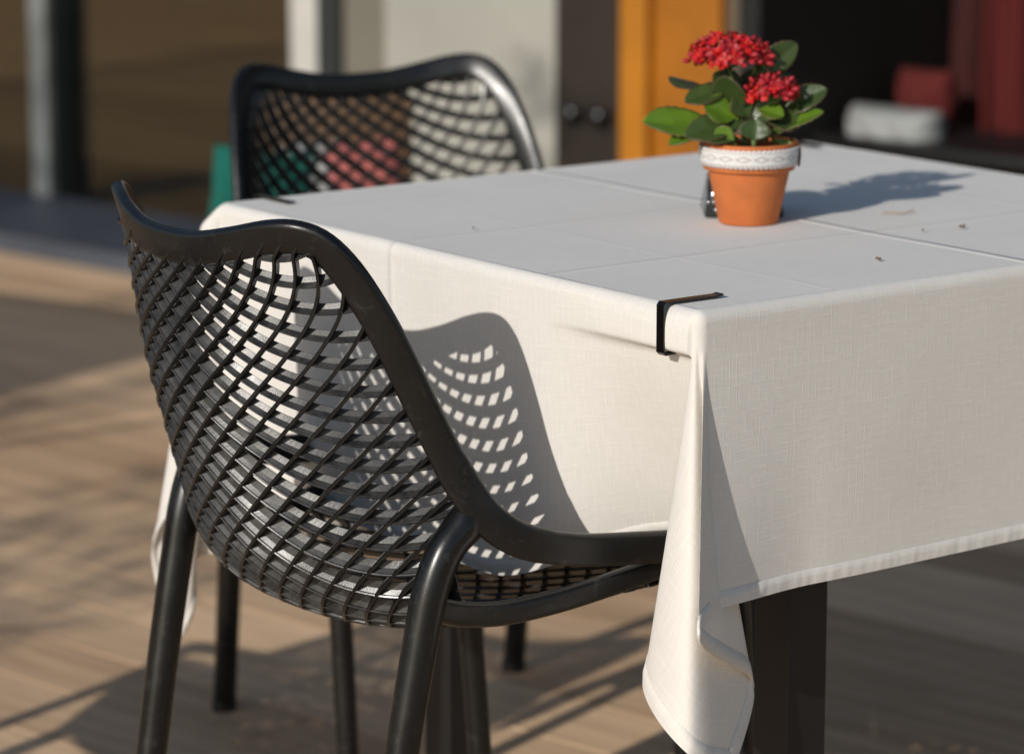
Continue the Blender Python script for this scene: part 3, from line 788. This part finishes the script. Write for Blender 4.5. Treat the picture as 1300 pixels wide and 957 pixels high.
def petal_mat(name, c):
    m = mat(name, c, .5, noise_scale=300, noise_amt=.25); return m
M['red1'] = petal_mat('red_petals', (.50,.003,.006)); M['red2'] = petal_mat('pink_red_petals', (.36,.012,.022)); M['yel']=mat('orange_eye',(.5,.10,.02),.6)
def floret(bm, c, n, s, rnd, openness):
    n = n.normalized(); a = n.orthogonal().normalized(); b_ = n.cross(a); r0 = rnd.uniform(0,6.28); mi = 0 if rnd.random() < .55 else 1
    # little tube under the flower
    for k in range(4):
        th_ = r0+k*math.pi/2; d = a*math.cos(th_)+b_*math.sin(th_); e = n.cross(d)
        up = 1-openness
        P = [(0,0,0),(.35,.30,.05),(.75,.36,.08),(1.0,0,.02),(.75,-.36,.08),(.35,-.30,.05)]
        vs = [bm.verts.new(c + (d*(x*openness+.15*up*x)+n*(x*up+z))*s + e*y*s) for x,y,z in P]
        mid = bm.verts.new(c + (d*(.6*openness+.1*up)+n*(.6*up-.02))*s)
        for q in range(6):
            f = bm.faces.new((vs[q], vs[(q+1)%6], mid)); f.material_index = mi
    rr = bmesh.ops.create_icosphere(bm, subdivisions=1, radius=s*.16, matrix=Matrix.Translation(c+n*s*.05))
    for v in rr['verts']:
        for f in v.link_faces: f.material_index = 2 if openness > .6 else mi
def head(name, c, rx, ry, rz, nfl, seed, s):
    rnd = random.Random(seed); bm = bmesh.new()
    for i in range(nfl):
        # fibonacci dome
        zf = 1-(i+.5)/nfl*1.25; th_ = i*2.39996; rf = math.sqrt(max(0,1-zf*zf))
        n = RV*math.cos(th_)*rf + DV*math.sin(th_)*rf + UP*zf
        k = rnd.uniform(.78,1.08)
        p = c + RV*(math.cos(th_)*rf*rx*k) + DV*(math.sin(th_)*rf*ry*k) + UP*(zf*rz*k)
        nn = (n + Vector([rnd.uniform(-.35,.35) for _ in range(3)]) + UP*.2)
        if rnd.random() < .35:      # bud
            rr = bmesh.ops.create_icosphere(bm, subdivisions=2, radius=s*.42)
            rot = nn.to_track_quat('Z','Y').to_matrix()
            for v in rr['verts']: v.co = p + rot @ Vector((v.co.x*.8, v.co.y*.8, v.co.z*1.5))
            for f in {f for v in rr['verts'] for f in v.link_faces}: f.material_index = 1
        else: floret(bm, p, nn, s*rnd.uniform(.8,1.1), rnd, rnd.uniform(.65,1))
    me = bpy.data.meshes.new(name); bm.to_mesh(me); bm.free()
    for q in ('red1','red2','yel'): me.materials.append(M[q])
    o = bpy.data.objects.new(name, me); C.objects.link(o); o.parent = pl
    return o
head('flower_head', c1-UP*.004, .038, .030, .021, 140, 3, .0078)
head('flower_head', c2-UP*.003, .025, .018, .017, 70, 5, .0072)
# dead stalk hanging over the rim
bm = bmesh.new(); pts = [pp(1000,172,-.01), pp(1008,176,-.012), pp(1011,190,-.012), pp(1010,207,-.01)]
sweep(bm, [crom(pts, i/12) for i in range(13)], lambda i,n: circ(.0012,6), up_fn=lambda i: DV)
obj('dry_stalk', bm, mat('dry_stalk', (.09,.04,.02), .8), pl)

# dark glass tea light holder behind the pot
M['dkglass'] = mat('smoked_glass', (.012,.016,.018), .12, spec=.8)
hl = empty('candle_holder', Vector((PX,PY,ZT)) + RV*-.002 + DV*.068, math.atan2(RV.y, RV.x)); tag(hl, 'black glass candle holder standing behind the terracotta pot', 'candle holder')
bm = bmesh.new(); 
def ringsq(w, z, k=.006): return [bm.verts.new((x,y,z)) for x,y in rrect(w, w, k, 4)]
rr_ = [ringsq(.080,0), ringsq(.082,.002), ringsq(.070,.036), ringsq(.069,.0365), ringsq(.063,.0355), ringsq(.064,.012)]
for A_, B_ in zip(rr_, rr_[1:]):
    for j in range(len(A_)): bm.faces.new((A_[j], A_[(j+1)%len(A_)], B_[(j+1)%len(B_)], B_[j]))
bm.faces.new(rr_[0]); bm.faces.new(rr_[-1])
obj('glass_body', bm, M['dkglass'], hl)
for q, (x, z, r_) in enumerate(((-.0365,.016,.0022),(-.031,.016,.0022),(-.029,.008,.0028))):  # highlights on the glass, modelled as small bright metal beads
    bm = bmesh.new(); bmesh.ops.create_uvsphere(bm, u_segments=12, v_segments=8, radius=r_)
    o = obj('glass_glint', bm, mat('glint_metal', (.7,.72,.75), .15, metal=1), hl); o.location = (x, -.040+z*.18, z)

# debris on the cloth
M['twig'] = mat('dry_twig', (.16,.10,.05), .8)
def twig(px, py, L_, rz, r, label, m=None):
    bm = bmesh.new(); pts = [Vector((L_*(i/8-.5), .05*L_*math.sin(i), r+.0008*math.sin(i*.9)+.0008)) for i in range(9)]
    sweep(bm, pts, lambda i,n: circ(r*(1-.5*abs(i/(n-1)-.5)), 6), up_fn=lambda i: Vector((0,0,1)))
    o = obj('dry_twig', bm, m or M['twig']); o.location = (px, py, ZT+.0002); o.rotation_euler = (0,0,rz); tag(o, label, 'twig'); return o
twig(.509,.288,.040, R(-12), .0009, 'long pale dry twig on the cloth right of the flowerpot', mat('pale_twig', (.45,.33,.2), .8))
twig(.497,.182,.013, R(20), .0012, 'short brown twig on the cloth near the right edge')
twig(.296,.090,.005, R(-30), .0013, 'tiny dark crumb of twig nearest the front edge of the cloth')
twig(.45,.19,.004, R(50), .0010, 'tiny dark crumb beside the short brown twig')
twig(.10,.47,.004, R(50), .0009, 'tiny dark speck on the left part of the cloth')

# ------------------------------------------------------------------ unseen trees added on the sunny side of the terrace, their thin crowns shaped to soften the sun on the deck and on the right side of the cloth
M['bark'] = mat('bark', (.10,.07,.045), .9, noise_scale=20, noise_amt=.4, bump=.6, bump_scale=40)
M['tleaf'] = mat('tree_leaf', (.06,.10,.03), .5)
S_ = SUN; NL_ = Vector((-S_.y, S_.x, 0)).normalized(); VV_ = S_.cross(NL_).normalized()
if VV_.z < 0: VV_ = -VV_
def shadow_tree(label, base, c0, l0, l1, v0, v1, nleaf, thr, edge, seed, ls=1):
    tr_ = empty('shadow_tree', base); tag(tr_, label, 'tree'); trnd = random.Random(seed)
    bm = bmesh.new()
    hub = c0 + NL_*((l0+l1)/2) + VV_*(v0*.5) - tr_.location
    def limb(a, b_, r0, r1, k):
        pts = [a.lerp(b_, i/10) + Vector((trnd.uniform(-1,1), trnd.uniform(-1,1), trnd.uniform(-1,1)))*k*math.sin(math.pi*i/10) for i in range(11)]
        sweep(bm, pts, lambda i,n: circ(r0+(r1-r0)*i/(n-1), 8), up_fn=lambda i: Vector((.3,.9,.1)))
    limb(Vector((0,0,0)), hub, .09, .06, .04)
    for k in range(16):
        e = c0 - tr_.location + NL_*trnd.uniform(l0+.1, l1-.12) + VV_*trnd.uniform(v0+.2, v1-.2) + S_*trnd.uniform(-.5,.5)
        limb(hub, e, .022, .004, .03)
    obj('trunk', bm, M['bark'], tr_)
    bm = bmesh.new(); n_ = 0; tries = 0
    while n_ < nleaf and tries < 60000:
        tries += 1
        l = trnd.uniform(l0, l1); v = trnd.uniform(v0, v1)
        p = c0 + NL_*l + VV_*v + S_*trnd.uniform(-.5,.5) - tr_.location
        q = NL_*l*1.0 + VV_*v
        if noise.noise(q*2.2+Vector((seed,0,0))) < thr + .5*max(0, 1-(edge-l)/.25 if edge is not None else 0): continue
        n_ += 1
        d = Vector([trnd.uniform(-1,1) for _ in range(3)]).normalized(); e = d.orthogonal().normalized(); L_ = trnd.uniform(.025,.045)*ls
        vs = [bm.verts.new(p), bm.verts.new(p+d*L_*.5+e*L_*.22), bm.verts.new(p+d*L_), bm.verts.new(p+d*L_*.5-e*L_*.22)]
        bm.faces.new(vs)
    obj('crown', bm, M['tleaf'], tr_, False)
shadow_tree('small unseen olive tree added on the sunny side to dapple the right side of the cloth', (-5.2,-3.3,-.02), Vector((.35,0,.55)) - S_*5.0, -1.7, -.03, -1.0, 1.3, 2600, -.02, -.03, 11)
shadow_tree('larger unseen olive tree added further left to dapple the deck', (-4.6,1.7,-.02), Vector((.9,2.9,.0)) - S_*5.6, -.95, 1.9, -1.0, 1.2, 3000, .20, None, 5, 1.25)
